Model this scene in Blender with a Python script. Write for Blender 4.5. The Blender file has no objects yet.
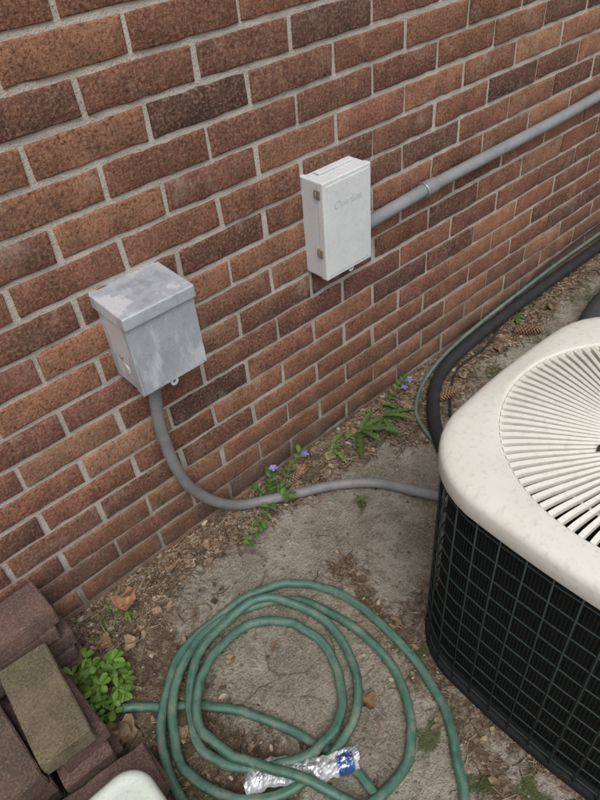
import bpy, math, random, bmesh
import numpy as np
from mathutils import Matrix, Vector
random.seed(7); rng=np.random.default_rng(7)
scn=bpy.context.scene
scn.view_settings.view_transform='Standard'
try: scn.view_settings.look='None'
except Exception: pass
scn.view_settings.exposure=0

# ---------------------------------------------------------------- helpers
def hsh(ix,iy,iz,s):
    h=(ix*374761393+iy*668265263+iz*2147483647+s*1274126177)&0xffffffff
    h=((h^(h>>13))*1274126177)&0xffffffff
    return ((h^(h>>16))&0xffff)/65535.0
def vn(x,y,z=0.0,s=0):
    x=np.asarray(x,float);y=np.asarray(y,float);z=np.asarray(z,float)+0*x
    xi=np.floor(x).astype(np.int64);yi=np.floor(y).astype(np.int64);zi=np.floor(z).astype(np.int64)
    fx=x-xi;fy=y-yi;fz=z-zi
    fx=fx*fx*(3-2*fx);fy=fy*fy*(3-2*fy);fz=fz*fz*(3-2*fz)
    r=0
    for a in (0,1):
        for b in (0,1):
            for c in (0,1):
                r=r+hsh(xi+a,yi+b,zi+c,s)*(fx if a else 1-fx)*(fy if b else 1-fy)*(fz if c else 1-fz)
    return r
def fbm(x,y,z=0.0,s=0,o=4):
    r=0;a=.5;t=0
    for k in range(o):
        r=r+a*vn(np.asarray(x)*2**k,np.asarray(y)*2**k,np.asarray(z)*2**k,s+k);t+=a;a*=.5
    return r/t
def sstep(a,b,x):
    t=np.clip((x-a)/(b-a),0,1);return t*t*(3-2*t)

def link(o,parent=None):
    bpy.context.collection.objects.link(o)
    if parent: o.parent=parent
    return o
def empty(name):
    o=bpy.data.objects.new(name,None);return link(o)
def mesh_obj(name,v,f,mats=(),cols=None,smooth=True,parent=None,midx=None,attr="Col"):
    me=bpy.data.meshes.new(name)
    me.from_pydata([tuple(map(float,p)) for p in v],[],[tuple(int(i) for i in q) for q in f])
    for m in mats: me.materials.append(m)
    if cols is not None:
        a=me.color_attributes.new(attr,'FLOAT_COLOR','POINT')
        c=np.ones((len(v),4));c[:,:3]=np.asarray(cols)[:,:3]
        a.data.foreach_set('color',c.ravel())
    if midx is not None: me.polygons.foreach_set('material_index',np.asarray(midx,dtype=np.int32))
    if smooth: me.polygons.foreach_set('use_smooth',[True]*len(me.polygons))
    me.update()
    return link(bpy.data.objects.new(name,me),parent)
def crom(P,n=10,closed=False):
    P=np.asarray(P,float);N=len(P);out=[]
    segs=N if closed else N-1
    for i in range(segs):
        if closed: a,b,c,d=P[(i-1)%N],P[i],P[(i+1)%N],P[(i+2)%N]
        else: a,b,c,d=P[max(i-1,0)],P[i],P[i+1],P[min(i+2,N-1)]
        for k in range(n):
            t=k/n
            out.append(.5*((2*b)+(-a+c)*t+(2*a-5*b+4*c-d)*t*t+(-a+3*b-3*c+d)*t**3))
    if not closed: out.append(P[-1])
    return np.array(out)
def tube_data(path,r,n=12,closed=False,cap=True):
    path=np.asarray(path,float);N=len(path)
    r=np.broadcast_to(np.asarray(r,float),(N,))
    V=[];Cc=[];F=[]
    T=np.zeros_like(path)
    for i in range(N):
        if closed: t=path[(i+1)%N]-path[i-1]
        else: t=path[min(i+1,N-1)]-path[max(i-1,0)]
        T[i]=t/(np.linalg.norm(t)+1e-12)
    u=np.cross(T[0],[0,0,1.]);
    if np.linalg.norm(u)<.1: u=np.cross(T[0],[0,1.,0])
    u/=np.linalg.norm(u);L=0
    for i in range(N):
        u=u-u.dot(T[i])*T[i];u/=np.linalg.norm(u);w=np.cross(T[i],u)
        if i: L+=np.linalg.norm(path[i]-path[i-1])
        for k in range(n):
            a=2*math.pi*k/n
            V.append(path[i]+r[i]*(math.cos(a)*u+math.sin(a)*w));Cc.append((L,math.cos(a)*.5+.5,math.sin(a)*.5+.5))
    for i in range(N if closed else N-1):
        j=(i+1)%N
        for k in range(n):
            F.append((i*n+k,i*n+(k+1)%n,j*n+(k+1)%n,j*n+k))
    if cap and not closed:
        F.append(tuple(range(n))[::-1]);F.append(tuple((N-1)*n+k for k in range(n)))
    return V,F,Cc
def tube(name,path,r,mat,n=12,parent=None,closed=False):
    V,F,Cc=tube_data(path,r,n,closed);return mesh_obj(name,V,F,[mat],Cc,True,parent)
def box(name,a,b,mat,bev=.002,parent=None,seg=2,taper=None):
    bm=bmesh.new();bmesh.ops.create_cube(bm,size=1)
    for v in bm.verts:
        v.co=Vector([a[i]+(v.co[i]+.5)*(b[i]-a[i]) for i in range(3)])
    if taper: taper(bm)
    if bev>0: bmesh.ops.bevel(bm,geom=bm.edges[:],offset=bev,segments=seg,affect='EDGES',profile=.5)
    me=bpy.data.meshes.new(name);bm.to_mesh(me);bm.free();me.materials.append(mat)
    return link(bpy.data.objects.new(name,me),parent)
def cyl(name,p0,p1,r,mat,n=20,parent=None):
    p0=np.array(p0,float);p1=np.array(p1,float)
    d=(p1-p0);b=.08
    return tube(name,[p0,p0+d*.001,p0+d*b,p1-d*b,p1-d*.001,p1],[r*.9,r*.93,r,r,r*.93,r*.9],mat,n,parent)

class Acc:
    def __init__(s): s.v=[];s.f=[];s.c=[]
    def add(s,v,f,c):
        b=len(s.v);s.v+=[tuple(p) for p in v];s.f+=[tuple(i+b for i in q) for q in f]
        s.c+= [c]*len(v) if not isinstance(c,list) else c
    def obj(s,name,mat,smooth=True,parent=None): return mesh_obj(name,s.v,s.f,[mat],s.c,smooth,parent)

# ---------------------------------------------------------------- node materials
def new_mat(name):
    m=bpy.data.materials.new(name);m.use_nodes=True;nt=m.node_tree
    return m,nt,nt.nodes["Principled BSDF"]
class NB:
    def __init__(s,nt): s.nt=nt
    def n(s,t,**k):
        x=s.nt.nodes.new(t)
        for a,b in k.items(): setattr(x,a,b)
        return x
    def l(s,a,b): s.nt.links.new(a,b)
    def coord(s,kind='Object',scale=(1,1,1)):
        tc=s.n('ShaderNodeTexCoord')
        if scale==(1,1,1): return tc.outputs[kind]
        mp=s.n('ShaderNodeMapping');mp.inputs['Scale'].default_value=scale
        s.l(tc.outputs[kind],mp.inputs[0]);return mp.outputs[0]
    def noise(s,vec,scale,detail=4,rough=.55,out='Fac'):
        x=s.n('ShaderNodeTexNoise');x.inputs['Scale'].default_value=scale;x.inputs['Detail'].default_value=detail;x.inputs['Roughness'].default_value=rough
        s.l(vec,x.inputs['Vector']);return x.outputs[out]
    def vor(s,vec,scale,feature='F1',out='Distance'):
        x=s.n('ShaderNodeTexVoronoi');x.feature=feature;x.inputs['Scale'].default_value=scale;s.l(vec,x.inputs['Vector']);return x.outputs[out]
    def rng(s,val,a,b,c=0,d=1):
        x=s.n('ShaderNodeMapRange');x.inputs[1].default_value=a;x.inputs[2].default_value=b;x.inputs[3].default_value=c;x.inputs[4].default_value=d
        s.l(val,x.inputs[0]);return x.outputs[0]
    def math(s,op,a,b=None):
        x=s.n('ShaderNodeMath',operation=op)
        for i,q in enumerate((a,b)):
            if q is None: continue
            if isinstance(q,(int,float)): x.inputs[i].default_value=q
            else: s.l(q,x.inputs[i])
        return x.outputs[0]
    def mix(s,fac,a,b,mode='MIX'):
        x=s.n('ShaderNodeMix',data_type='RGBA',blend_type=mode)
        for i,q in ((0,fac),(6,a),(7,b)):
            if isinstance(q,(int,float)): x.inputs[i].default_value=q
            elif isinstance(q,tuple): x.inputs[i].default_value=(*q[:3],1)
            else: s.l(q,x.inputs[i])
        return x.outputs[2]
    def attr(s,name='Col'):
        x=s.n('ShaderNodeAttribute');x.attribute_name=name;return x
    def sep(s,c):
        x=s.n('ShaderNodeSeparateColor');s.l(c,x.inputs[0]);return x.outputs
    def sepv(s,c):
        x=s.n('ShaderNodeSeparateXYZ');s.l(c,x.inputs[0]);return x.outputs
    def bump(s,*ha):
        tot=None
        for h,a in ha:
            q=s.math('MULTIPLY',h,a*1000.0);tot=q if tot is None else s.math('ADD',tot,q)
        x=s.n('ShaderNodeBump');x.inputs['Distance'].default_value=.001;x.inputs['Strength'].default_value=1
        s.l(tot,x.inputs['Height']);return x.outputs[0]

def m_brick():
    m,nt,p=new_mat("brick_face");b=NB(nt)
    vec=b.coord();at=b.attr();col=at.outputs['Color']
    n1=b.noise(vec,17,5,.68);n2=b.noise(vec,150,3,.72)
    comb=b.noise(b.coord('Object',(1,1,.16)),330,2,.6)
    c=b.mix(b.rng(n1,.42,.62,0,.75),col,b.mix(1.0,col,(.55,.58,.62),'MULTIPLY'))
    c=b.mix(b.rng(n1,.44,.32,0,.30),c,(.38,.21,.13))
    c=b.mix(b.rng(n2,.50,.66,0,.55),c,(.42,.25,.165))
    c=b.mix(b.rng(n2,.45,.33,0,.85),c,(.048,.030,.025))
    c=b.mix(b.rng(comb,.49,.64,0,.36),c,(.075,.042,.032))
    n3=b.noise(vec,9,4,.7);c=b.mix(b.rng(n3,.57,.76,0,.55),c,(.40,.33,.27))
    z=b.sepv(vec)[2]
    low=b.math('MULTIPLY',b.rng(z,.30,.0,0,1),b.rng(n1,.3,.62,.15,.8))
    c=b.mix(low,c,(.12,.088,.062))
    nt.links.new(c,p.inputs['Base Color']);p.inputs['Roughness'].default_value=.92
    p.inputs['Specular IOR Level'].default_value=.2
    nt.links.new(b.bump((comb,.0018),(n2,.0036)),p.inputs['Normal']);return m
def m_mortar():
    m,nt,p=new_mat("mortar");b=NB(nt);vec=b.coord()
    n1=b.noise(vec,14,3,.6);n2=b.noise(vec,240,3,.7)
    c=b.mix(b.rng(n1,.3,.7),(.60,.545,.475),(.44,.39,.33))
    c=b.mix(b.rng(n2,.45,.3,0,.6),c,(.20,.17,.14))
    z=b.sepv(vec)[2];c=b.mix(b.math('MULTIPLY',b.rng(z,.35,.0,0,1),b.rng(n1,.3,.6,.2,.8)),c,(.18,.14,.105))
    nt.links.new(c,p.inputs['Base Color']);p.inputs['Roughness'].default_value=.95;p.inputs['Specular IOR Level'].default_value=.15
    nt.links.new(b.bump((n2,.004)),p.inputs['Normal']);return m
def m_ground():
    m,nt,p=new_mat("ground_concrete_dirt");b=NB(nt);vec=b.coord();at=b.attr();s=b.sep(at.outputs['Color'])
    dirt,moss,grass=s[0],s[1],s[2]
    nA=b.noise(vec,5.5,5,.72);nB=b.noise(vec,24,5,.72);nC=b.noise(vec,210,3,.7);nD=b.noise(vec,75,4,.75)
    conc=b.mix(b.rng(nA,.40,.60),(.375,.335,.275),(.235,.20,.155))
    conc=b.mix(b.rng(nB,.48,.60,0,.6),conc,(.175,.147,.11))
    conc=b.mix(b.rng(nD,.52,.64,0,.45),conc,(.46,.42,.35))
    conc=b.mix(b.rng(nC,.50,.66,0,.45),conc,(.50,.46,.39))
    conc=b.mix(b.rng(nC,.44,.31,0,.75),conc,(.07,.058,.045))
    v=b.n('ShaderNodeTexVoronoi');v.inputs['Scale'].default_value=70;b.l(vec,v.inputs['Vector'])
    vr=b.sep(v.outputs['Color'])
    stone=b.math('MULTIPLY',b.rng(v.outputs['Distance'],.40,.28,0,1),b.rng(vr[0],.72,.76,0,.8))
    conc=b.mix(stone,conc,b.mix(vr[1],(.42,.38,.32),(.10,.072,.055)))
    # faint hairline cracks
    nn=b.n('ShaderNodeTexNoise');nn.inputs['Scale'].default_value=6;nn.inputs['Detail'].default_value=4;b.l(vec,nn.inputs['Vector'])
    mm=b.n('ShaderNodeVectorMath',operation='MULTIPLY_ADD');b.l(nn.outputs['Color'],mm.inputs[0]);mm.inputs[1].default_value=(.22,.22,0);b.l(vec,mm.inputs[2])
    cr=b.vor(mm.outputs[0],1.15,'DISTANCE_TO_EDGE')
    crack=b.math('MULTIPLY',b.rng(cr,.0040,.0012,0,.55),b.rng(nA,.44,.54))
    conc=b.mix(crack,conc,(.07,.055,.042))
    drt=b.mix(b.rng(nB,.35,.65),(.20,.15,.105),(.095,.068,.046))
    drt=b.mix(b.rng(nD,.5,.62,0,.85),drt,(.34,.27,.20))
    drt=b.mix(b.rng(nC,.47,.32,0,.9),drt,(.03,.022,.016))
    df=b.math('ADD',dirt,b.math('MULTIPLY',b.math('SUBTRACT',nB,.5),1.5))
    df=b.rng(df,.34,.62)
    c=b.mix(df,conc,drt)
    mo=b.math('ADD',moss,b.math('MULTIPLY',b.math('SUBTRACT',nB,.5),1.6))
    mo=b.math('ADD',mo,b.math('MULTIPLY',b.math('SUBTRACT',nD,.5),1.0))
    c=b.mix(b.rng(mo,.45,.80,0,.85),c,b.mix(nC,(.095,.11,.035),(.04,.055,.018)))
    c=b.mix(grass,c,b.mix(nB,(.05,.09,.03),(.09,.08,.04)))
    nt.links.new(c,p.inputs['Base Color']);p.inputs['Roughness'].default_value=.95;p.inputs['Specular IOR Level'].default_value=.15
    nt.links.new(b.bump((nC,.003),(nD,.009),(nB,.016),(stone,.0015)),p.inputs['Normal']);return m
def m_col(name,rough=.7,spec=.3,ns=200,amt=.35,bump=.0008):
    m,nt,p=new_mat(name);b=NB(nt);vec=b.coord();c=b.attr().outputs['Color']
    n=b.noise(vec,ns,2,.6)
    c=b.mix(b.rng(n,.35,.65,0,amt),c,b.mix(1.0,c,(.45,.42,.4),'MULTIPLY'))
    nt.links.new(c,p.inputs['Base Color']);p.inputs['Roughness'].default_value=rough;p.inputs['Specular IOR Level'].default_value=spec
    return m
def m_paint(name,c1,c2,c3,rough=.5,metal=0,dirt=.5,bump=.0003,scale=12,stretch=(1,1,1),spec=.4):
    m,nt,p=new_mat(name);b=NB(nt);vec=b.coord('Object',stretch)
    n1=b.noise(vec,scale,4,.7);n2=b.noise(vec,scale*14,3,.65)
    c=b.mix(b.rng(n1,.38,.66),c1,c2);c=b.mix(b.rng(n2,.52,.72,0,dirt),c,c3)
    nt.links.new(c,p.inputs['Base Color']);nt.links.new(b.rng(n1,.3,.7,rough-.1,rough+.12),p.inputs['Roughness'])
    p.inputs['Metallic'].default_value=metal;p.inputs['Specular IOR Level'].default_value=spec
    nt.links.new(b.bump((n2,bump)),p.inputs['Normal']);return m
def m_galv():
    m,nt,p=new_mat("galvanized_steel");b=NB(nt);vec=b.coord()
    mp=b.n('ShaderNodeMapping');mp.inputs['Rotation'].default_value=(0,math.radians(38),0);mp.inputs['Scale'].default_value=(7,7,2.2);b.l(vec,mp.inputs[0])
    sw=b.noise(mp.outputs[0],2.0,6,.66);n1=b.noise(vec,16,4,.7);n2=b.noise(vec,220,3,.7);v=b.vor(vec,90,'F1','Color')
    c=b.mix(b.rng(n1,.35,.68),(.50,.53,.57),(.39,.42,.46))
    c=b.mix(b.rng(sw,.52,.60,0,.8),c,(.74,.76,.79))
    c=b.mix(b.rng(sw,.46,.38,0,.6),c,(.26,.285,.325))
    c=b.mix(b.rng(b.sep(v)[0],.2,1,0,.16),c,(.6,.62,.65))
    c=b.mix(b.rng(n2,.58,.72,0,.5),c,(.17,.16,.15))
    nt.links.new(c,p.inputs['Base Color']);p.inputs['Metallic'].default_value=.22
    nt.links.new(b.rng(sw,.3,.7,.60,.36),p.inputs['Roughness'])
    nt.links.new(b.bump((n2,.0003),(n1,.0012)),p.inputs['Normal']);return m
def m_hose():
    m,nt,p=new_mat("green_hose_rubber");b=NB(nt);s=b.sep(b.attr().outputs['Color']);vec=b.coord()
    n1=b.noise(vec,26,4,.7);n2=b.noise(vec,260,3,.7)
    cb=b.n('ShaderNodeCombineXYZ');b.l(s[0],cb.inputs[0]);b.l(s[1],cb.inputs[1]);b.l(s[2],cb.inputs[2])
    mp=b.n('ShaderNodeMapping');mp.inputs['Scale'].default_value=(3,1,1);b.l(cb.outputs[0],mp.inputs[0])
    st=b.noise(mp.outputs[0],2.2,3,.6)
    c=b.mix(b.rng(st,.38,.62),(.052,.142,.100),(.105,.215,.165))
    stripe=b.rng(s[1],.90,.94,0,.7);c=b.mix(stripe,c,(.03,.08,.055))
    c=b.mix(b.rng(n1,.50,.66,0,.75),c,(.21,.24,.18))
    c=b.mix(b.rng(n2,.53,.68,0,.6),c,(.12,.10,.075))
    c=b.mix(b.rng(n1,.44,.32,0,.6),c,(.03,.068,.048))
    nt.links.new(c,p.inputs['Base Color']);p.inputs['Roughness'].default_value=.5;p.inputs['Specular IOR Level'].default_value=.4
    nt.links.new(b.bump((n2,.0004)),p.inputs['Normal']);return m
def m_foil():
    m,nt,p=new_mat("foil_film");b=NB(nt);s=b.sep(b.attr().outputs['Color']);vec=b.coord()
    n=b.noise(vec,60,3,.6);blue=b.math('MULTIPLY',b.rng(s[0],.80,.82),b.rng(s[0],.97,.95))
    txt=b.math('MULTIPLY',b.rng(b.noise(vec,120,1,.4),.53,.56),b.rng(s[1],.2,.25))
    c=b.mix(b.rng(n,.4,.6),(.74,.75,.76),(.5,.51,.52));c=b.mix(b.math('MULTIPLY',blue,b.rng(s[1],.75,.7)),c,(.06,.12,.33))
    c=b.mix(b.math('MULTIPLY',txt,b.rng(s[0],.64,.60,0,.6)),c,(.15,.17,.22))
    c=b.mix(b.math('MULTIPLY',blue,txt),c,(.75,.75,.75))
    nt.links.new(c,p.inputs['Base Color']);p.inputs['Metallic'].default_value=.45;p.inputs['Roughness'].default_value=.30;return m

MB=m_brick();MM=m_mortar();MG=m_ground();MLIT=m_col("litter",.9,.1,300,.4);MLEAF=m_col("leaf_green",.55,.35,90,.3)
MGALV=m_galv()
MWH=m_paint("painted_grey_white",(.68,.695,.70),(.60,.61,.615),(.38,.37,.35),.5,0,.28,.0002,9)
MCOND=m_paint("conduit_grey_pvc",(.235,.235,.235),(.17,.17,.17),(.31,.285,.25),.55,0,.55,.0005,14)
MCOND2=m_paint("conduit_grey_wall",(.25,.255,.265),(.195,.20,.21),(.34,.33,.32),.5,0,.4,.0004,10)
MMETAL=m_paint("zinc_fitting",(.40,.41,.42),(.30,.31,.32),(.16,.15,.14),.45,.6,.4,.0004,40)
MRUST=m_paint("rusty_latch",(.30,.25,.20),(.20,.16,.12),(.09,.06,.04),.7,.3,.5,.0006,60)
MCREAM=m_paint("cream_painted_steel",(.735,.715,.645),(.68,.655,.58),(.40,.35,.27),.5,0,.32,.0003,6)
MDARK=m_paint("coil_black",(.008,.010,.010),(.005,.006,.006),(.025,.025,.023),.7,0,.4,.0008,30)
MWIRE=m_paint("wire_guard_green",(.026,.038,.037),(.018,.028,.028),(.075,.078,.07),.45,0,.3,.0002,30)
MBLK=m_paint("black_foam_insulation",(.024,.024,.026),(.015,.015,.016),(.09,.08,.07),.75,0,.5,.001,24)
MGRN2=m_paint("thin_green_tube",(.085,.14,.11),(.15,.20,.17),(.30,.30,.26),.5,0,.4,.0004,16)
MWPL=m_paint("pale_plastic",(.62,.67,.60),(.54,.60,.52),(.30,.30,.24),.45,0,.35,.0003,10)
MBRASS=m_paint("dark_coupling",(.05,.055,.05),(.03,.03,.03),(.12,.10,.07),.5,.3,.4,.0005,50)
MHOSE=m_hose();MFOIL=m_foil()

# ---------------------------------------------------------------- brick wall
L=.235;H=.0727;J=.0120
def build_wall():
    V=[];F=[];C=[];MI=[];nv=0
    nx,nz=13,6
    gf=[]
    for a in range(nz-1):
        for b in range(nx-1): gf.append((a*nx+b,a*nx+b+1,(a+1)*nx+b+1,(a+1)*nx+b))
    gf=np.array(gf)
    rows=range(-2,42)
    pal=[((.255,.112,.073),.32),((.320,.150,.090),.20),((.185,.088,.063),.21),((.225,.098,.076),.12),((.36,.19,.118),.07),((.135,.072,.055),.08)]
    pc=np.array([q[0] for q in pal]);pw=np.array([q[1] for q in pal]);pw/=pw.sum()
    for j in rows:
        off=(.60 if j%2==1 else .487)
        z0=j*H-.038+.0
        for i in range(-9,26):
            x0=off+i*L+rng.normal(0,.0016)
            x1=off+(i+1)*L-J+rng.normal(0,.0016)
            xs=np.concatenate([[x0],[x0+.0008],np.linspace(x0+.004,x1-.004,nx-4),[x1-.0008],[x1]])
            dz=rng.normal(0,.0008);za=z0+J/2+dz;zb=z0+H-J/2+dz
            zs=np.array([za,za+.0008,za+.004,zb-.004,zb-.0008,zb])
            gx,gz=np.meshgrid(xs,zs)
            fx=gx.copy();fz=gz.copy()
            e=.0018
            gx=gx+e*2*(vn(fx*60,fz*60,0,3)-.5)+e*(vn(fx*200,fz*200,0,4)-.5)
            gz=gz+e*2.2*(vn(fx*45,fz*45,5,5)-.5)+e*(vn(fx*200,fz*200,3,6)-.5)
            y=float(np.clip(rng.normal(0,.0010),-.002,.0012))+.0020*(fbm(fx*25,fz*25,0,9,3)-.5)
            ring=np.zeros((nz,nx));ring[0,:]=ring[-1,:]=1;ring[:,0]=ring[:,-1]=1
            ring2=np.zeros((nz,nx));ring2[1,:]=ring2[-2,:]=1;ring2[:,1]=ring2[:,-2]=1;ring2[ring>0]=0
            gy=y+ring*.012+ring2*(.0010+.003*np.clip(vn(fx*70,fz*70,1,8)-.62,0,1)*3)
            V.append(np.stack([gx.ravel(),gy.ravel(),gz.ravel()],1))
            col=pc[rng.choice(len(pc),p=pw)]*rng.uniform(.80,1.20)
            C.append(np.tile(col,(nx*nz,1)));F.append(gf+nv);MI.append(np.zeros(len(gf)));nv+=nx*nz
    V=np.concatenate(V);C=np.concatenate(C);F=[tuple(q) for q in np.concatenate(F)];MI=list(np.concatenate(MI))
    xs=np.arange(-1.4,6.2,.02);zs=np.arange(-.15,3.0,.0145)
    gx,gz=np.meshgrid(xs,zs);gy=.0054+.0028*(fbm(gx*30,gz*30,0,21,3)-.5)
    mv=np.stack([gx.ravel(),gy.ravel(),gz.ravel()],1);n=len(xs)
    b0=len(V)
    mf=[(b0+a*n+b,b0+a*n+b+1,b0+(a+1)*n+b+1,b0+(a+1)*n+b) for a in range(len(zs)-1) for b in range(n-1)]
    V=np.concatenate([V,mv]);C=np.concatenate([C,np.ones((len(mv),3))*.4]);F+=mf;MI+= [1]*len(mf)
    b0=len(V);x0,x1,y0,y1,z0,z1=-1.42,6.22,.018,.22,-.16,3.02
    bv=[(x0,y0,z0),(x1,y0,z0),(x1,y1,z0),(x0,y1,z0),(x0,y0,z1),(x1,y0,z1),(x1,y1,z1),(x0,y1,z1)]
    V=np.concatenate([V,np.array(bv)]);C=np.concatenate([C,np.ones((8,3))*.4])
    for q in [(0,1,5,4),(1,2,6,5),(2,3,7,6),(3,0,4,7),(4,5,6,7)]: F.append(tuple(b0+k for k in q));MI.append(1)
    return mesh_obj("brick_wall",V,F,[MB,MM],C,True,None,MI)
build_wall()

# ---------------------------------------------------------------- ground
def dirt_mask(x,y):
    nz=fbm(x*5,y*5,0,31,4)-.5
    wallband=sstep(-.17,-.07,y+nz*.13)
    left=sstep(.40,.20,x+nz*.25+.35*np.clip(-y-.42,0,1))
    strip=np.exp(-((x-(.66+.22*(y+.35)+nz*.1))/.045)**2)*sstep(-.28,-.36,y)*.75
    farb=sstep(1.9,1.2,x)*sstep(1.0,1.15,x)*sstep(-.30,-.16,y)*.8
    aroundac=sstep(.06,.0,np.maximum(np.abs(x-.945)-.33,np.abs(y+.91)-.33))*.6
    d=np.maximum.reduce([wallband,left*.85,strip,farb,aroundac])
    return np.clip(d,0,1)
def moss_mask(x,y):
    m=0*x
    wx=x+.07*(fbm(x*14,y*14,0,61,3)-.5);wy=y+.07*(fbm(x*14,y*14,4,62,3)-.5)
    for cx,cy,r,s in [(.489,-.805,.036,1.1),(.565,-1.0,.042,1.1),(.484,-.935,.034,1.1),(.86,-.25,.02,1),(1.6,-.19,.11,.65),(1.85,-.2,.12,.6),(2.2,-.15,.14,.65),(1.3,-.3,.07,.6),(.2,-.1,.06,.45),(.62,-.66,.03,.9)]:
        m=np.maximum(m,s*1.1*np.exp(-((wx-cx)**2+(wy-cy)**2)/(r*r)))
    return np.clip(m,0,1)
def gh(x,y):
    d=dirt_mask(x,y)
    return .0035*(fbm(x*9,y*9,0,41,4)-.5)+d*(.012*fbm(x*24,y*24,0,42,4)-.001)+.016*sstep(-.08,.0,y)
def build_ground():
    xs=np.concatenate([np.linspace(-70,-1.2,10),np.linspace(-1.1,3.3,560),np.linspace(3.5,70,12)])
    ys=np.concatenate([np.linspace(-70,-1.8,10),np.linspace(-1.7,.04,235),np.linspace(.3,70,8)])
    gx,gy=np.meshgrid(xs,ys);gz=gh(gx,gy)
    grass=sstep(1.6,2.6,-gy)
    d=dirt_mask(gx,gy);mo=moss_mask(gx,gy)
    n=len(xs);idx=np.arange(n*len(ys)).reshape(len(ys),n)
    F=np.stack([idx[:-1,:-1],idx[:-1,1:],idx[1:,1:],idx[1:,:-1]],-1).reshape(-1,4)
    V=np.stack([gx,gy,gz],-1).reshape(-1,3);C=np.stack([d,mo,grass],-1).reshape(-1,3)
    return mesh_obj("ground",V,F,[MG],C)
build_ground()

# ---------------------------------------------------------------- leaf litter
def build_litter():
    A=Acc()
    tans=[(.25,.175,.115),(.17,.12,.08),(.36,.27,.185),(.12,.085,.06),(.29,.19,.125),(.45,.37,.27)]
    N=120000
    half=rng.random(N)<.5
    X1=np.where(half,rng.uniform(-.1,2.7,N),rng.uniform(-.3,2.0,N))
    Y1=np.where(half,-np.abs(rng.normal(0,.075,N))-.004,rng.uniform(-1.15,-.01,N))
    d=dirt_mask(X1,Y1);Z=gh(X1,Y1)
    clump=fbm(X1*16,Y1*16,0,55,2)
    ok=(rng.random(N)<d*.95*sstep(.22,.60,clump)*1.3+.025)&~((np.abs(X1-.945)<.31)&(np.abs(Y1+.915)<.31))
    I=np.nonzero(ok)[0][:18500]
    for q_ in I:
        x,y,z=float(X1[q_]),float(Y1[q_]),float(Z[q_])
        c=random.choice(tans);g=random.uniform(.6,1.25);c=tuple(k*g for k in c)
        t=random.random();a=random.uniform(0,6.28);ca,sa=math.cos(a),math.sin(a)
        if t<.44:
            l=random.uniform(.014,.055);w=random.uniform(.0005,.0012);k=random.uniform(-.25,.25)*l
            tl=random.uniform(-.004,.004)
            P=[]
            for q in (0,.5,1):
                u=(q-.5)*l;vv=k*math.sin(q*3.14)
                P.append((x+ca*u-sa*vv,min(y+sa*u+ca*vv,-.001),z+.004+tl*(q-.5)*2))
            V=[]
            for (px,py,pz) in P: V+=[(px+sa*w,py-ca*w,pz-w),(px-sa*w,py+ca*w,pz-w),(px,py,pz+w)]
            A.add(V,[(0,1,4,3),(1,2,5,4),(2,0,3,5),(3,4,7,6),(4,5,8,7),(5,3,6,8)],c)
        elif t<.84:
            s=random.uniform(.0013,.0042)*(2.4 if random.random()<.05 else 1)
            if random.random()<.4: g=random.uniform(.22,.5);c=tuple(g*k for k in (1,.93,.83))
            P=[(1,0,0),(-1,0,0),(0,1,0),(0,-1,0),(0,0,1),(0,0,-1)]
            V=[(x+s*(p[0]*random.uniform(.6,1.4)*ca-p[1]*sa*.7),y+s*(p[0]*sa+p[1]*ca*random.uniform(.4,1)),z+s*.4+s*.6*p[2]) for p in P]
            A.add(V,[(0,2,4),(2,1,4),(1,3,4),(3,0,4),(2,0,5),(1,2,5),(3,1,5),(0,3,5)],c)
        else:
            s=random.uniform(.003,.012);V=[]
            for q in range(6):
                b=q*1.047;rr=s*random.uniform(.5,1.1);V.append((x+rr*math.cos(b)*ca*1.3-rr*math.sin(b)*sa*.7,y+rr*math.cos(b)*sa*1.3+rr*math.sin(b)*ca*.7,z+.002+random.uniform(0,.6)*s))
            V.append((x,y,z+.003));A.add(V,[(k,(k+1)%6,6) for k in range(6)],c)
    A.obj("leaf_litter",MLIT,False)
build_litter()
def G(x,y): return float(gh(np.array([x]),np.array([y]))[0])
def dead_leaf(x,y,s,rot,col,name="dead_leaf"):
    A=Acc();n=11;V=[];F=[];z=G(x,y);cc=[]
    sd=random.uniform(0,50)
    for i in range(n):
        u=i/(n-1)
        wd=.42*math.sin(math.pi*u**.8)**.7*(1+.30*math.sin(u*19+sd))+.02
        for k in range(9):
            v=(k/8-.5)*2
            lx=(u-.5)*s+.12*s*abs(v)*math.sin(u*13+sd);ly=v*wd*s
            lz=.30*s*abs(v)**1.6*wd*2+.12*s*math.sin(u*9+sd+v*3)+.03*s*math.sin(u*25+v*11)+.004+.06*s
            V.append((x+lx*math.cos(rot)-ly*math.sin(rot),y+lx*math.sin(rot)+ly*math.cos(rot),z+max(lz,.002)))
            g=random.uniform(.75,1.15)*(1.15 if k==4 else 1);cc.append(tuple(q*g for q in col))
    for i in range(n-1):
        for k in range(8): F.append((i*9+k,i*9+k+1,(i+1)*9+k+1,(i+1)*9+k))
    A.add(V,F,cc);return A.obj(name,MLIT,True)
dead_leaf(.205,-.055,.065,.6,(.38,.20,.12))
dead_leaf(.005,-.318,.085,1.2,(.27,.19,.125));dead_leaf(.03,-.335,.06,2.6,(.30,.21,.14))
dead_leaf(.10,-.11,.045,2.2,(.26,.16,.10))
dead_leaf(.46,-.655,.040,2.0,(.25,.16,.10))
dead_leaf(.30,-.36,.028,.3,(.33,.23,.15))
dead_leaf(.82,-.045,.05,.5,(.33,.21,.14))
dead_leaf(1.02,-.05,.045,1.5,(.30,.19,.12))
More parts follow.
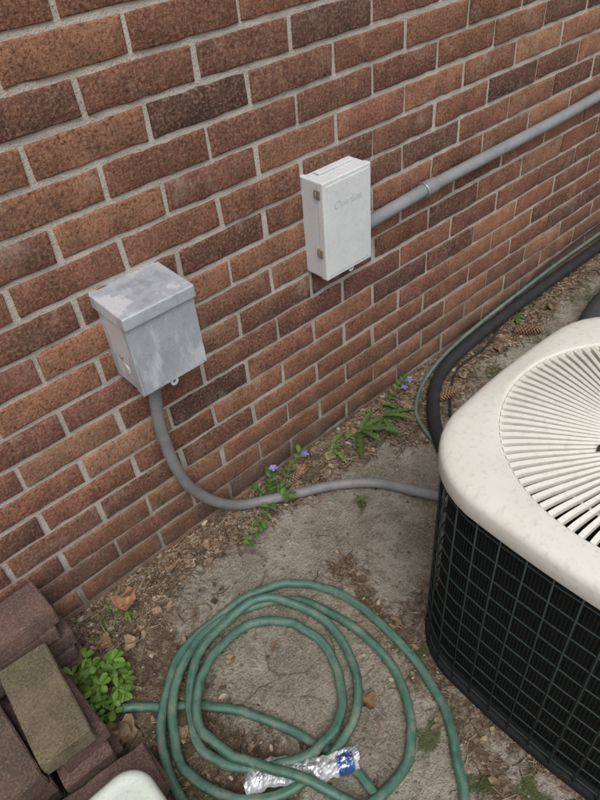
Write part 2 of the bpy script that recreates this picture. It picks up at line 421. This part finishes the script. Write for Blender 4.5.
for (x,y,s) in ((.34,-.05,.035),(.45,-.06,.03),(.92,-.07,.04),(1.24,-.10,.04),(1.5,-.12,.035),(1.7,-.13,.04),(2.05,-.12,.05),(.15,-.16,.04),(.12,-.42,.035),(.02,-.43,.04),(.24,-.13,.03)):
    dead_leaf(x,y,s,random.uniform(0,6),random.choice([(.30,.20,.13),(.24,.16,.11),(.36,.26,.18)]))

# ---------------------------------------------------------------- spruce cones
def pine_cone(x,y,l,rot):
    A=Acc();z=G(x,y)+l*.17
    ax=Vector((math.cos(rot),math.sin(rot),.05)).normalized();up=Vector((0,0,1));s1=ax.cross(up).normalized();s2=s1.cross(ax)
    V,F,_=tube_data([tuple(Vector((x,y,z))+ax*(l*(t-.5))) for t in (0,.15,.4,.7,1)],[l*.06,l*.12,l*.13,l*.10,l*.03],8)
    A.add(V,F,(.12,.07,.04))
    for k in range(110):
        t=k/110;a=k*2.39996;rr=l*.19*math.sin(math.pi*(.14+.80*t))**.6
        rad=s1*math.cos(a)+s2*math.sin(a);tan=ax.cross(rad)
        base=Vector((x,y,z))+ax*(l*(t-.5));tip=base+rad*rr+ax*l*.06
        w=l*.05
        V=[base+rad*rr*.3-tan*w*.5,base+rad*rr*.3+tan*w*.5,tip+tan*w,tip+rad*l*.01+ax*l*.03,tip-tan*w,tip-ax*l*.03]
        g=random.uniform(.8,1.15);c=(.36*g,.235*g,.15*g)
        A.add([tuple(p) for p in V],[(0,1,2,3),(0,3,4),(1,0,5),(0,4,5),(1,5,2),(2,5,3),(3,5,4)],[(.14,.08,.05)]*2+[c]*4)
    A.obj("pine_cone",MLIT,False)
pine_cone(1.854,-.142,.10,-.85);pine_cone(1.387,-.150,.09,-.15);pine_cone(.765,-.055,.08,.0);pine_cone(1.02,-.04,.04,.7)

# ---------------------------------------------------------------- left box (galvanised disconnect)
eb=empty("electrical_disconnect_box")
x0,x1=.393,.542
def tp(bm):
    for v in bm.verts:
        if v.co.y<-.05 and v.co.z<.7: v.co.y+=.010
box("body",(x0,-.108,.628),(x1,.012,.818),MGALV,.003,eb,2,tp)
def tpl(bm):
    for v in bm.verts:
        if v.co.y<-.06 and v.co.z>.81: v.co.z-=.004
box("lid",(x0-.007,-.123,.796),(x1+.006,.012,.828),MGALV,.0035,eb,3,tpl)
def tpf(bm):
    for v in bm.verts:
        if v.co.z<.7: v.co.y+=.0115
box("front_cover",(x0-.003,-.1165,.624),(x1+.003,-.1075,.800),MGALV,.0018,eb,2,tpf)
box("cover_side_lip",(x0-.0042,-.112,.632),(x0-.0012,-.088,.797),MGALV,.0006,eb)
box("cover_side_lip_r",(x1+.0012,-.112,.632),(x1+.0042,-.088,.797),MGALV,.0006,eb)
def ring_tab(name,c,r,th,mat,parent):
    V=[];F=[];n=20
    for k in range(n):
        a=2*math.pi*k/n
        for rr,yy in ((r,0),(r,th),(r*.42,th),(r*.42,0)): V.append((c[0]+rr*math.cos(a),c[1]+yy,c[2]+rr*math.sin(a)))
    for k in range(n):
        j=(k+1)%n
        for q in range(4): F.append((k*4+q,j*4+q,j*4+(q+1)%4,k*4+(q+1)%4))
    return mesh_obj(name,V,F,[mat],None,False,parent)
ring_tab("hasp_tab",(.466,-.103,.619),.0095,.003,MGALV,eb)
cyl("side_rivet",(x0-.0005,-.05,.70),(x0-.003,-.05,.70),.005,MMETAL,14,eb)
cyl("side_knockout",(x0+.0008,-.055,.67),(x0-.0012,-.055,.67),.013,MGALV,20,eb)
cyl("conduit_fitting",(.452,-.052,.629),(.450,-.050,.603),.021,MMETAL,6,eb)
cyl("conduit_fitting_collar",(.4505,-.0505,.604),(.449,-.048,.588),.018,MCOND,20,eb)

p=[(.450,-.050,.62),(.443,-.038,.561),(.436,-.032,.481),(.436,-.030,.415),(.443,-.029,.323),(.466,-.029,.223),(.522,-.031,.118),(.592,-.037,.045),(.655,-.057,.024),(.753,-.11,.020),(.832,-.154,.020),(.901,-.209,.020),(.948,-.264,.020),(.98,-.331,.021),(1.013,-.412,.03),(1.03,-.50,.06),(1.03,-.62,.10)]
tube("flexible_conduit",crom(p,14),.0145,MCOND,20)

# ---------------------------------------------------------------- right box
ub=empty("utility_box")
X0,X1,Z0,Z1=.9425,1.100,.624,.872
box("body",(X0+.002,-.050,Z0+.002),(X1-.002,.012,Z1-.002),MWH,.002,ub)
box("door",(X0,-.072,Z0),(X1,-.0515,Z1),MWH,.0028,ub,3)
box("door_panel",(X0+.010,-.0736,Z0+.010),(X1-.010,-.0715,Z1-.010),MWH,.0010,ub)
box("top_flange",(X0+.03,-.03,Z1-.001),(X1-.02,-.012,Z1+.004),MWH,.001,ub)
for k,z in enumerate((.843,.695)):
    box("hinge_latch_%d"%k,(X0-.0035,-.063,z-.010),(X0+.001,-.045,z+.010),MRUST,.0012,ub)
    cyl("latch_pin_%d"%k,(X0-.005,-.053,z-.007),(X0-.005,-.053,z+.007),.0022,MMETAL,10,ub)
ring_tab("hasp_tab",(1.035,-.064,Z0-.006),.009,.003,MWH,ub)
cyl("bottom_knockout",(1.0,-.03,Z0+.003),(1.0,-.03,Z0-.001),.012,MMETAL,18,ub)
fc=bpy.data.curves.new("embossed_lettering",'FONT');fc.body="Overline";fc.size=.026;fc.extrude=.0004;fc.shear=.25
fo=bpy.data.objects.new("embossed_lettering",fc);link(fo,ub);fo.location=(X0+.030,-.0737,.800);fo.rotation_euler=(math.radians(90),0,0)
MLET=m_paint("lettering",(.50,.51,.52),(.45,.46,.47),(.3,.3,.3),.5,0,.2,.0002,20);fc.materials.append(MLET)

wc=empty("wall_conduit")
pp=[(1.098,-.034,.692),(1.14,-.032,.693),(1.256,-.030,.696),(1.379,-.029,.700),(1.53,-.029,.701),(1.70,-.029,.701),(1.91,-.029,.701),(2.08,-.029,.703),(2.26,-.029,.708),(2.6,-.029,.715),(3.4,-.029,.73),(5.0,-.029,.74)]
c1=crom(pp,8);tube("pipe",c1,.0175,MCOND2,20,wc)
def collar(name,a,b,r,mat): cyl(name,a,b,r,mat,22,wc)
collar("coupling",(1.355,-.029,.6995),(1.40,-.029,.7005),.0215,MCOND2)
collar("coupling_rim",(1.35,-.029,.699),(1.358,-.029,.6995),.0225,MMETAL)
collar("box_nut",(1.099,-.034,.692),(1.116,-.033,.6925),.024,MCOND2)
for k,xx in enumerate((2.75,)):
    tube("strap_%d"%k,[(xx,-.029+.0195*math.cos(a),.7155+.0195*math.sin(a)) for a in np.linspace(math.pi*.5,math.pi*1.5,12)],.002,MMETAL,6,wc)
    box("strap_foot_%d"%k,(xx-.008,-.003,.735),(xx+.008,.001,.765),MMETAL,.0006,wc)

# ---------------------------------------------------------------- refrigerant lines, thin tube
bp=[(4.5,-.05,.05),(3.2,-.05,.05),(2.61,-.05,.05),(2.2,-.05,.055),(1.9,-.055,.06),(1.62,-.058,.05),(1.45,-.075,.035),(1.34,-.125,.026),(1.235,-.215,.024),(1.165,-.31,.024),(1.12,-.42,.03),(1.10,-.56,.09),(1.10,-.62,.12)]
tube("insulated_refrigerant_line",crom(bp,12),.021,MBLK,18)
bp2=[(4.5,-.035,.10),(2.61,-.034,.10),(2.2,-.034,.10),(1.9,-.034,.088),(1.68,-.034,.075),(1.50,-.034,.045),(1.36,-.06,.018),(1.25,-.125,.014),(1.20,-.21,.013),(1.185,-.27,.013),(1.21,-.33,.014),(1.2,-.45,.03),(1.16,-.6,.08)]
tube("thin_drain_tube",crom(bp2,12),.0065,MGRN2,12)
tube("wall_cable",crom([(4.5,-.018,.13),(2.9,-.018,.125),(2.3,-.018,.12),(1.95,-.03,.075),(1.7,-.09,.025),(1.52,-.09,.014),(1.40,-.15,.012),(1.28,-.25,.012),(1.24,-.36,.012),(1.2,-.6,.06)],12),.004,MBLK,10)
tube("corrugated_drain_pipe",crom([(1.45,-.50,.05),(1.75,-.40,.05),(2.0,-.30,.05),(2.3,-.27,.05),(2.9,-.35,.05)],16),.042,m_paint("dark_grey_pipe",(.055,.057,.062),(.04,.042,.046),(.12,.11,.10),.6,0,.4,.001,20),22)

# ---------------------------------------------------------------- AC condenser
ac=empty("air_conditioner_unit")
HX,HY=.332,.330
cx,cy=.617+HX,-.585-HY
ZT=.640
def outline(hx,hy,r,n=10,bulge=.0):
    pts=[]
    for (sx,sy,a0) in ((1,1,0),(-1,1,90),(-1,-1,180),(1,-1,270)):
        for k in range(n+1):
            a=math.radians(a0+90*k/n);pts.append((sx*(hx-r)+r*math.cos(a),sy*(hy-r)+r*math.sin(a)))
    out=[];N=len(pts)
    for i in range(N):
        a=np.array(pts[i]);b=np.array(pts[(i+1)%N]);d=np.linalg.norm(b-a)
        out.append(a)
        if d>.08:
            m=10;nrm=np.array([(b-a)[1],-(b-a)[0]])/d
            for k in range(1,m):
                t=k/m;out.append(a+(b-a)*t+nrm*bulge*4*t*(1-t))
    return np.array(out)
def lathe_outline(prof,bulge=.006):
    V=[];F=[];n=0
    for (ins,z,r) in prof:
        o=outline(HX-ins,HY-ins,max(r-ins,.02),10,bulge);n=len(o)
        for q in o: V.append((cx+q[0],cy+q[1],z))
    for i in range(len(prof)-1):
        for k in range(n): F.append((i*n+k,i*n+(k+1)%n,(i+1)*n+(k+1)%n,(i+1)*n+k))
    return V,F,n
RC=.175
V,F,n=lathe_outline([(.012,ZT-.050,RC),(.002,ZT-.051,RC),(0,ZT-.047,RC),(0,ZT-.018,RC),(.002,ZT-.011,RC),(.007,ZT-.006,RC),(.016,ZT-.002,RC),(.028,ZT,RC)])
R0=.280;fcx,fcy=cx-.005,cy+.015
last=len(V)-n
o=np.array(V[last:])
ang=np.arctan2(o[:,1]-fcy,o[:,0]-fcx)
prev=last
for t,zz in ((.5,ZT+.0025),(1,ZT+.004)):
    b=len(V)
    for k in range(n):
        tx,ty=fcx+R0*math.cos(ang[k]),fcy+R0*math.sin(ang[k])
        V.append((o[k,0]*(1-t)+tx*t,o[k,1]*(1-t)+ty*t,zz))
    for k in range(n): F.append((prev+k,prev+(k+1)%n,b+(k+1)%n,b+k))
    prev=b
for rr,zz in ((R0-.003,ZT+.0035),(R0-.005,ZT),(R0-.005,ZT-.022)):
    b=len(V)
    for k in range(n): V.append((fcx+rr*math.cos(ang[k]),fcy+rr*math.sin(ang[k]),zz))
    for k in range(n): F.append((prev+k,prev+(k+1)%n,b+(k+1)%n,b+k))
    prev=b
mesh_obj("top_cover",V,F,[MCREAM],None,True,ac)
A=Acc();NR=92
for k in range(NR):
    a0=2*math.pi*k/NR;V=[];secs=16;Ri=.075
    for i in range(secs+1):
        t=i/secs;r=Ri+(R0-.006-Ri)*t;a=a0+.20*(1-t)**1.5
        w=2*math.pi*r/NR*(.30-.02*t)
        zt=ZT+.013-.012*t**2+.003*math.sin(t*math.pi)
        c=np.array([fcx+r*math.cos(a),fcy+r*math.sin(a)]);tn=np.array([-math.sin(a),math.cos(a)])
        V+= [(*(c-tn*w),zt-.009),(*(c-tn*w*.8),zt),(*(c+tn*w*.8),zt-.002),(*(c+tn*w),zt-.011)]
    Fq=[]
    for i in range(secs):
        for q in range(4):
            Fq.append((i*4+q,i*4+(q+1)%4,(i+1)*4+(q+1)%4,(i+1)*4+q))
    A.add(V,Fq,(1,1,1))
A.obj("fan_guard_ribs",MCREAM,False,ac)
def circ(r,z,n=96): return [(fcx+r*math.cos(2*math.pi*k/n),fcy+r*math.sin(2*math.pi*k/n),z) for k in range(n)]
for i,(r,z,w) in enumerate(((.150,ZT-.001,.003),(.215,ZT-.004,.003),(.273,ZT-.009,.004))): tube("guard_ring_%d"%i,circ(r,z),w,MCREAM,8,ac,True)
V,F,_=tube_data([(fcx,fcy,ZT-.02),(fcx,fcy,ZT+.002),(fcx,fcy,ZT+.012),(fcx,fcy,ZT+.018),(fcx,fcy,ZT+.020)],[.08,.082,.081,.07,.03],40);mesh_obj("guard_hub",V,F,[MCREAM],None,True,ac)
V,F,_=tube_data([(fcx,fcy,.42),(fcx,fcy,.52),(fcx,fcy,.54)],[.07,.07,.05],24);mesh_obj("fan_motor",V,F,[MDARK],None,True,ac)
A=Acc()
for k in range(3):
    a=k*2.094+.5;V=[];
    for i in range(7):
        r=.06+.19*i/6
        for j in range(7):
            b=a+(j/6-.5)*(1.2);V.append((fcx+r*math.cos(b),fcy+r*math.sin(b),.50+(j/6-.5)*.06))
    A.add(V,[(i*7+j,i*7+j+1,(i+1)*7+j+1,(i+1)*7+j) for i in range(6) for j in range(6)],(1,1,1))
A.obj("fan_blades",MDARK,True,ac)
V,F,n=lathe_outline([(.030,.030,RC),(.030,.3,RC),(.030,ZT-.03,RC)])
mesh_obj("coil",V,F,[MDARK],None,True,ac)
def perim(ins):
    o=outline(HX-ins,HY-ins,RC-ins,10,.006)
    per=crom(np.c_[o,np.zeros(len(o))],4,True);pc=np.vstack([per,per[:1]]);cum=np.r_[0,np.cumsum(np.linalg.norm(np.diff(pc,axis=0),axis=1))]
    Lp=cum[-1]
    return o,Lp,(lambda s:np.array([np.interp(s%Lp,cum,pc[:,0]),np.interp(s%Lp,cum,pc[:,1])]))
A=Acc();o,Lp,at=perim(.026);NF=300
for k in range(NF):
    s=Lp*k/NF;q=at(s);t=at(s+.004)-at(s-.004);t/=np.linalg.norm(t);nn=np.array([t[1],-t[0]])
    q2=q+nn*(-.006);w=.0011
    P=[q2-t*w,q-t*w,q+t*w,q2+t*w]
    V=[(cx+a[0],cy+a[1],.04) for a in P]+[(cx+a[0],cy+a[1],ZT-.052) for a in P]
    A.add(V,[(0,1,5,4),(1,2,6,5),(2,3,7,6)],(1,1,1))
A.obj("coil_fins",MDARK,False,ac)
V,F,n=lathe_outline([(.040,.004,RC),(.008,.004,RC),(.006,.010,RC),(.006,.028,RC),(.010,.031,RC),(.035,.031,RC)])
mesh_obj("base_pan",V,F,[MDARK],None,True,ac)
A=Acc();o,Lp,at=perim(.010);ow=[(cx+q[0],cy+q[1]) for q in o]
for z in np.arange(.052,ZT-.055,.0515):
    V,F,_=tube_data([(q[0]+random.uniform(-.0005,.0005),q[1]+random.uniform(-.0005,.0005),z+random.uniform(-.0008,.0008)) for q in ow],.0019,6,True);A.add(V,F,(1,1,1))
NV=int(Lp/.048)
for k in range(NV):
    s=Lp*k/NV+random.uniform(-.0015,.0015);q=at(s);q2=at(s+random.uniform(-.002,.002));V,F,_=tube_data([(cx+q[0]*1.003,cy+q[1]*1.003,.02),(cx+q2[0]*1.003,cy+q2[1]*1.003,.3),(cx+q[0]*1.003,cy+q[1]*1.003,ZT-.05)],.0019,6);A.add(V,F,(1,1,1))
A.obj("wire_guard",MWIRE,True,ac)
A=Acc();A.add([(fcx-.115,fcy+.068,ZT+.0165),(fcx-.100,fcy+.072,ZT+.018),(fcx-.097,fcy+.066,ZT+.020),(fcx-.112,fcy+.062,ZT+.017)],[(0,1,2,3)],(.05,.04,.03));A.obj("caught_leaf",MLIT,True,ac)

# ---------------------------------------------------------------- garden hose
def hz(x,y,k):
    s=float(sstep(.36,.22,np.array(x)));return .0125+k*.016*s
st=[(.050,-.279,.020),(.10,-.325,.013),(.181,-.400,.012),(.262,-.515,.012),(.318,-.645,.012),(.335,-.73,.012),(.33,-.83,.012),(.31,-.93,.012),(.335,-1.0,.012),(.395,-.985,.012)]
Aq=[(.45,-.92),(.50,-.87),(.57,-.77),(.612,-.62),(.608,-.43),(.54,-.315),(.45,-.265),(.34,-.255),(.22,-.280),(.138,-.335),(.078,-.41),(.045,-.51),(.07,-.62),(.15,-.72),(.26,-.785)]
Bq=[(.39,-.805),(.485,-.755),(.548,-.66),(.566,-.52),(.525,-.37),(.42,-.292),(.28,-.275),(.175,-.33),(.102,-.42),(.082,-.51),(.122,-.61),(.21,-.675)]
Cq=[(.33,-.685),(.44,-.645),(.502,-.555),(.520,-.42),(.455,-.31),(.35,-.29),(.25,-.315),(.170,-.39),(.128,-.49),(.165,-.575),(.25,-.640)]
Dq=[(.35,-.655),(.43,-.60),(.480,-.51),(.464,-.40),(.39,-.330),(.29,-.333),(.205,-.385),(.155,-.45),(.158,-.52),(.19,-.60),(.25,-.70),(.30,-.85),(.25,-1.0)]
hp=[tuple(q) for q in st]
hp+=[(x,y,hz(x,y,1.0)) for x,y in Aq]
hp+=[(x,y,hz(x,y,1.6)) for x,y in Bq]
zc=lambda x,y,k: max(hz(x,y,k),.034 if (y<-.60 or y>-.33) else .018)
hp+=[(x,y,zc(x,y,2.2)) for x,y in Cq]
hp+=[(x,y,zc(x,y,3.1)) for x,y in Dq]
hh=crom(hp,14)
wob=np.arange(len(hh))*.11
hh[:,0]+=.005*(fbm(wob,0*wob,0,91,3)-.5)*2;hh[:,1]+=.005*(fbm(wob,0*wob+9,0,92,3)-.5)*2
gh_=empty("garden_hose")
tube("hose_body",hh,.0106,MHOSE,16,gh_)
cyl("hose_coupling",(.052,-.281,.020),(.022,-.254,.020),.0140,MBRASS,16,gh_)
cyl("hose_coupling_end",(.022,-.254,.020),(.006,-.240,.020),.0115,MBRASS,16,gh_)

# ---------------------------------------------------------------- foil wrapper
def wrapper():
    n,mm=60,14;V=[];C=[]
    a=np.array([.158,-.600]);b=np.array([.352,-.728]);d=b-a;Lw=np.linalg.norm(d);d/=Lw;q=np.array([-d[1],d[0]])
    for i in range(n):
        for j in range(mm):
            u=i/(n-1);v=j/(mm-1)-.5
            w=.062*(1-.25*u)*(1+.07*math.sin(u*23)+.05*math.sin(u*57))
            jag=.010*(float(vn(j*.9,3.3,i//30,80))-.5)*(1 if i in (0,n-1) else 0)
            pnt=a+d*(Lw*u+jag)+q*(v*w+.006*math.sin(u*7))
            z=.046-.010*abs(v)*2+.014*(float(fbm(u*14,v*4+3,0,77,3))-.5)+.006*abs(float(vn(u*34,v*9+3,0,78))-.5)*2+(.006 if 0<j<mm-1 else 0)
            V.append((pnt[0],pnt[1],z));C.append((u,v+.5,0))
    F=[(i*mm+j,i*mm+j+1,(i+1)*mm+j+1,(i+1)*mm+j) for i in range(n-1) for j in range(mm-1)]
    mesh_obj("foil_wrapper",V,F,[MFOIL],C,False)
wrapper()

# ---------------------------------------------------------------- paver stack
def m_paver(name,c1,c2,c3):
    m,nt,p_=new_mat(name);b=NB(nt);vec=b.coord();n1=b.noise(vec,14,4,.7);n2=b.noise(vec,200,3,.7)
    c=b.mix(b.rng(n1,.38,.62),c1,c2);c=b.mix(b.rng(n2,.5,.66,0,.65),c,c3);c=b.mix(b.rng(n2,.43,.3,0,.7),c,(.03,.025,.02))
    nt.links.new(c,p_.inputs['Base Color']);p_.inputs['Roughness'].default_value=.92;p_.inputs['Specular IOR Level'].default_value=.2
    nt.links.new(b.bump((n2,.002),(n1,.004)),p_.inputs['Normal']);return m
MPR=m_paver("paver_red",(.165,.100,.083),(.112,.072,.062),(.24,.175,.145))
MPO=m_paver("paver_olive",(.175,.145,.092),(.115,.095,.062),(.25,.21,.15))
MPB=m_paver("paver_brown",(.135,.090,.070),(.092,.066,.053),(.21,.165,.135))
pv=empty("paver_stack");pk=[0]
def paver(x,y,zt,yaw,mat,lx=.10,ly=.21,th=.048,tilt=(0,0)):
    bm=bmesh.new();bmesh.ops.create_cube(bm,size=1)
    for v in bm.verts: v.co=Vector((v.co.x*lx,v.co.y*ly,v.co.z*th))
    bmesh.ops.bevel(bm,geom=bm.edges[:],offset=.0026,segments=2,affect='EDGES')
    bmesh.ops.subdivide_edges(bm,edges=[e for e in bm.edges if e.calc_length()>.03],cuts=7,use_grid_fill=True)
    sx=random.uniform(0,99)
    for v in bm.verts:
        c=v.co.copy();k=float(vn(c.x*55+sx,c.y*55,c.z*55,71))
        edge=sum(1 for a,b in ((abs(c.x),lx/2),(abs(c.y),ly/2),(abs(c.z),th/2)) if b-a<.003)
        if edge>=2: v.co*=1-.0025*0; v.co-=Vector((math.copysign(1,c.x) if lx/2-abs(c.x)<.003 else 0,math.copysign(1,c.y) if ly/2-abs(c.y)<.003 else 0,math.copysign(1,c.z) if th/2-abs(c.z)<.003 else 0))*max(0,k-.55)*.007
    me=bpy.data.meshes.new("paver");bm.to_mesh(me);bm.free();me.materials.append(mat)
    o=link(bpy.data.objects.new("paver_%d"%pk[0],me),pv);pk[0]+=1
    o.location=(x,y,zt-th/2);o.rotation_euler=(math.radians(tilt[0]),math.radians(tilt[1]),math.radians(yaw))
paver(-.063,-.258,.205,-4,MPO,.105,.235,.050)
paver(-.050,-.262,.154,3,MPR,.100,.215)
paver(-.056,-.285,.105,-3,MPR,.105,.215)
paver(-.050,-.275,.056,4,MPB,.105,.215)
for k,(dx,dy,yw) in enumerate(((0,0,92),(-.012,.004,88),(.010,-.002,91),(.002,.006,86),(.012,-.004,90))):
    paver(-.058+dx,-.075+dy*.5,.252-.0495*k,yw,MPR if k!=2 else MPB,.105,.205)
for k in range(4): paver(-.180+.01*(k%2),-.27+.006*k,.175-.0495*k,2-4*(k%2),MPB if k%2==0 else MPR,.1,.21)
for k in range(2): paver(-.062+.008*(k%2),-.455+.004*k,.098-.0495*k,84+5*(k%2),MPR,.1,.205)
for k in range(3): paver(-.235+.008*(k%2),-.46+.004*k,.150-.0495*k,2+5*(k%2),MPB,.1,.205)

# ---------------------------------------------------------------- pale plastic bin corner
def rbin():
    V=[];F=[];prof=[(.012,.0,),(.004,.17),(.004,.178),(-.006,.180),(-.008,.186),(-.006,.196),(-.001,.201),(.008,.203),(.014,.200),(.03,.2000),(.06,.1995)]
    bx,by=-.092,-.638
    for ins,z in prof:
        for (sx,sy,a0) in ((1,1,0),(-1,1,90),(-1,-1,180),(1,-1,270)):
            for k in range(9):
                a=math.radians(a0+90*k/8);r=max(.045-ins,.01);hx,hy=.105-ins,.15-ins
                V.append((bx+sx*(hx-r)+r*math.cos(a),by+sy*(hy-r)+r*math.sin(a),z))
    n=36
    for i in range(len(prof)-1):
        for k in range(n): F.append((i*n+k,i*n+(k+1)%n,(i+1)*n+(k+1)%n,(i+1)*n+k))
    F.append(tuple((len(prof)-1)*n+k for k in range(n)))
    mesh_obj("plastic_bin",V,F,[MWPL],None,True)
rbin()

# ---------------------------------------------------------------- plants
def leaf(A,base,az,el,l,w,col,curl=.6,shape='oval',n=6):
    base=Vector(base);V=[];F=[];pos=base.copy();e=el
    side=Vector((-math.sin(az),math.cos(az),0));cc=[]
    for i in range(n+1):
        t=i/n
        d=Vector((math.cos(az)*math.cos(e),math.sin(az)*math.cos(e),math.sin(e)))
        if shape=='oval': wd=w*math.sin(math.pi*min(1,(t*.93+.05)))**.75
        elif shape=='blade': wd=w*(1-t)**.6*(.6+.4*min(1,t*6))
        elif shape=='round': wd=w*math.sqrt(max(0,1-(1.0-2*(t*.97+.0))**2))*(.35+.65*t) if t>0 else .08*w
        else: wd=w*math.sin(math.pi*(t*.9+.08))**.6*(1.0 if i%2==0 else .42)
        V+= [pos+side*wd+Vector((0,0,wd*.35)),pos,pos-side*wd+Vector((0,0,wd*.35))]
        f=random.uniform(.88,1.12);cc+= [tuple(c*f for c in col),tuple(min(1,c*1.25) for c in col),tuple(c*f for c in col)]
        pos=pos+d*(l/n);e-=curl/n
    for i in range(n):
        F+=[(i*3,i*3+1,i*3+4,i*3+3),(i*3+1,i*3+2,i*3+5,i*3+4)]
    A.add([tuple(p) for p in V],F,cc)
def stem(A,pts,r,col):
    V,F,_=tube_data(crom(pts,4),r,5);A.add(V,F,col)
def weed():
    A=Acc();c0=(.047,-.215)
    for k in range(36):
        a=random.uniform(0,6.28);rr=.066*math.sqrt(random.random());h=random.uniform(.03,.085)*(1-rr*6)
        tip=(c0[0]+rr*math.cos(a),c0[1]+rr*math.sin(a)*1.15,max(h,.02)+.01)
        stem(A,[(c0[0]+rr*.3*math.cos(a),c0[1]+rr*.3*math.sin(a),0),(c0[0]+rr*.7*math.cos(a),c0[1]+rr*.7*math.sin(a),h*.5),tip],.0012,(.12,.20,.05))
        for q in range(7):
            az=a+q*2.4+random.uniform(-.4,.4);g=random.uniform(.5,1.25)
            leaf(A,(tip[0],tip[1],tip[2]-.004*q*random.random()),az,random.uniform(-.1,.7)*(1-q*.07),random.uniform(.016,.030),random.uniform(.007,.0115),(.115*g,.215*g,.035*g),random.uniform(.4,1.2),'round',5)
    A.obj("leafy_weed",MLEAF)
weed()
def vinca():
    A=Acc()
    def runner(p,n=9,s=1):
        P=crom(p,8);stem(A,p,.0012,(.13,.17,.06));m=len(P)
        for k in range(n):
            q=P[int((k+.5)/n*(m-1))];d=P[min(m-1,int((k+.5)/n*(m-1))+1)]-q;az=math.atan2(d[1],d[0])
            for sg in (1,-1):
                g=random.uniform(.6,1.15);leaf(A,tuple(q),az+sg*random.uniform(.7,1.3),random.uniform(.0,.7),random.uniform(.016,.030)*s,random.uniform(.0045,.0075)*s,(.085*g,.155*g,.040*g),.7,'oval')
    runner([(.69,-.05,.01),(.70,-.04,.05),(.72,-.03,.09)]);runner([(.70,-.06,.01),(.76,-.05,.05),(.83,-.035,.085)],8)
    runner([(.69,-.06,.01),(.64,-.10,.03),(.58,-.125,.02),(.53,-.14,.012)],9);runner([(.70,-.05,.01),(.72,-.08,.05),(.71,-.12,.03)],6)
    runner([(.68,-.04,.01),(.66,-.03,.06)],5)
    runner([(1.22,-.03,.01),(1.26,-.03,.05),(1.31,-.03,.08)],7);runner([(1.22,-.04,.01),(1.19,-.06,.04)],5)
    for (fx,fy,fz) in ((.843,-.035,.06),(1.315,-.035,.055),(1.30,-.03,.03),(.72,-.04,.10)):
        stem(A,[(fx-.02,fy,.0),(fx-.008,fy,fz*.6),(fx,fy-.002,fz)],.0008,(.13,.17,.06))
        for q in range(5):
            leaf(A,(fx,fy-.003,fz),q*1.2566+.3,.35,.013,.0065,(.26,.22,.55),.5,'round',4)
        leaf(A,(fx,fy-.003,fz+.002),0,.5,.003,.0015,(.6,.6,.4),.1,'round',3)
    A.obj("periwinkle_plant",MLEAF)
vinca()
def dandelion(x,y,n,l,seed,name="dandelion_plant"):
    random.seed(seed);A=Acc()
    for k in range(n):
        az=k*2.4+random.uniform(-.3,.3);g=random.uniform(.6,1.15)
        if y>-.12 and math.sin(az)>.45: az=-az
        leaf(A,(x,y,.012),az,random.uniform(.15,.7),l*random.uniform(.5,1.15),l*.11,(.10*g,.165*g,.045*g),random.uniform(.5,1.2),'lobed',12)
    A.obj(name,MLEAF)
dandelion(1.06,-.055,11,.13,3);dandelion(1.16,-.06,8,.11,4);dandelion(.94,-.04,7,.08,5)
dandelion(.862,-.25,10,.028,6,"small_weed");dandelion(1.12,-.13,8,.035,8,"small_weed");dandelion(1.9,-.06,9,.05,9,"small_weed");dandelion(.62,-.02,6,.05,10,"small_weed");dandelion(.19,-.07,7,.04,12,"small_weed")
def grass():
    A=Acc()
    for (x,y,n,l) in ((.17,-.05,16,.06),(.12,-.09,9,.05),(.58,-.10,10,.06),(.40,-.03,5,.04),(.90,-.03,8,.05),(1.5,-.03,8,.04),(2.0,-.04,10,.05),(.22,-.03,8,.05)):
        for k in range(n):
            g=random.uniform(.7,1.3);leaf(A,(x+random.gauss(0,.018),min(y+random.gauss(0,.012),-.008),.005),random.uniform(0,6.28),random.uniform(.5,1.3),l*random.uniform(.5,1.1),.0018,(.12*g,.20*g,.05*g),1.2,'blade')
    A.obj("grass_tufts",MLEAF)
grass()

# ---------------------------------------------------------------- light
sd=Vector((-.32,-.55,1.05)).normalized()
el=math.asin(sd.z);az=math.atan2(sd.x,sd.y)
w=bpy.data.worlds.new("World");scn.world=w;w.use_nodes=True;nt=w.node_tree
sky=nt.nodes.new('ShaderNodeTexSky');sky.sky_type='NISHITA';sky.sun_disc=False;sky.sun_elevation=el;sky.sun_rotation=az;sky.dust_density=3;sky.air_density=1
hs=nt.nodes.new('ShaderNodeHueSaturation');hs.inputs['Saturation'].default_value=.3
nt.links.new(sky.outputs[0],hs.inputs['Color']);bg=nt.nodes['Background'];nt.links.new(hs.outputs[0],bg.inputs[0]);bg.inputs[1].default_value=.15
sl=bpy.data.lights.new("sun",'SUN');sl.energy=1.5;sl.angle=math.radians(38);sl.color=(1,.98,.95)
so=bpy.data.objects.new("sun",sl);link(so);so.rotation_euler=(-sd).to_track_quat('-Z','Y').to_euler()

# ---------------------------------------------------------------- camera
Xc=(.73612,-.49063,.46627);Yc=(-.67257,-.45292,.58525);Dc=(.07596,.74441,.66339);C=(0,-1.1,1.48)
R=(Xc[0],Yc[0],-Dc[0]);U=(-Xc[1],-Yc[1],Dc[1]);Fw=(Xc[2],Yc[2],-Dc[2])
cam=bpy.data.cameras.new("camera");co=bpy.data.objects.new("camera",cam);link(co)
co.matrix_world=Matrix([[R[i],U[i],-Fw[i],C[i]] for i in range(3)]+[[0,0,0,1]])
cam.sensor_fit='VERTICAL';cam.sensor_height=36;cam.lens=36*655/800;cam.clip_start=.02;cam.clip_end=300
scn.camera=co
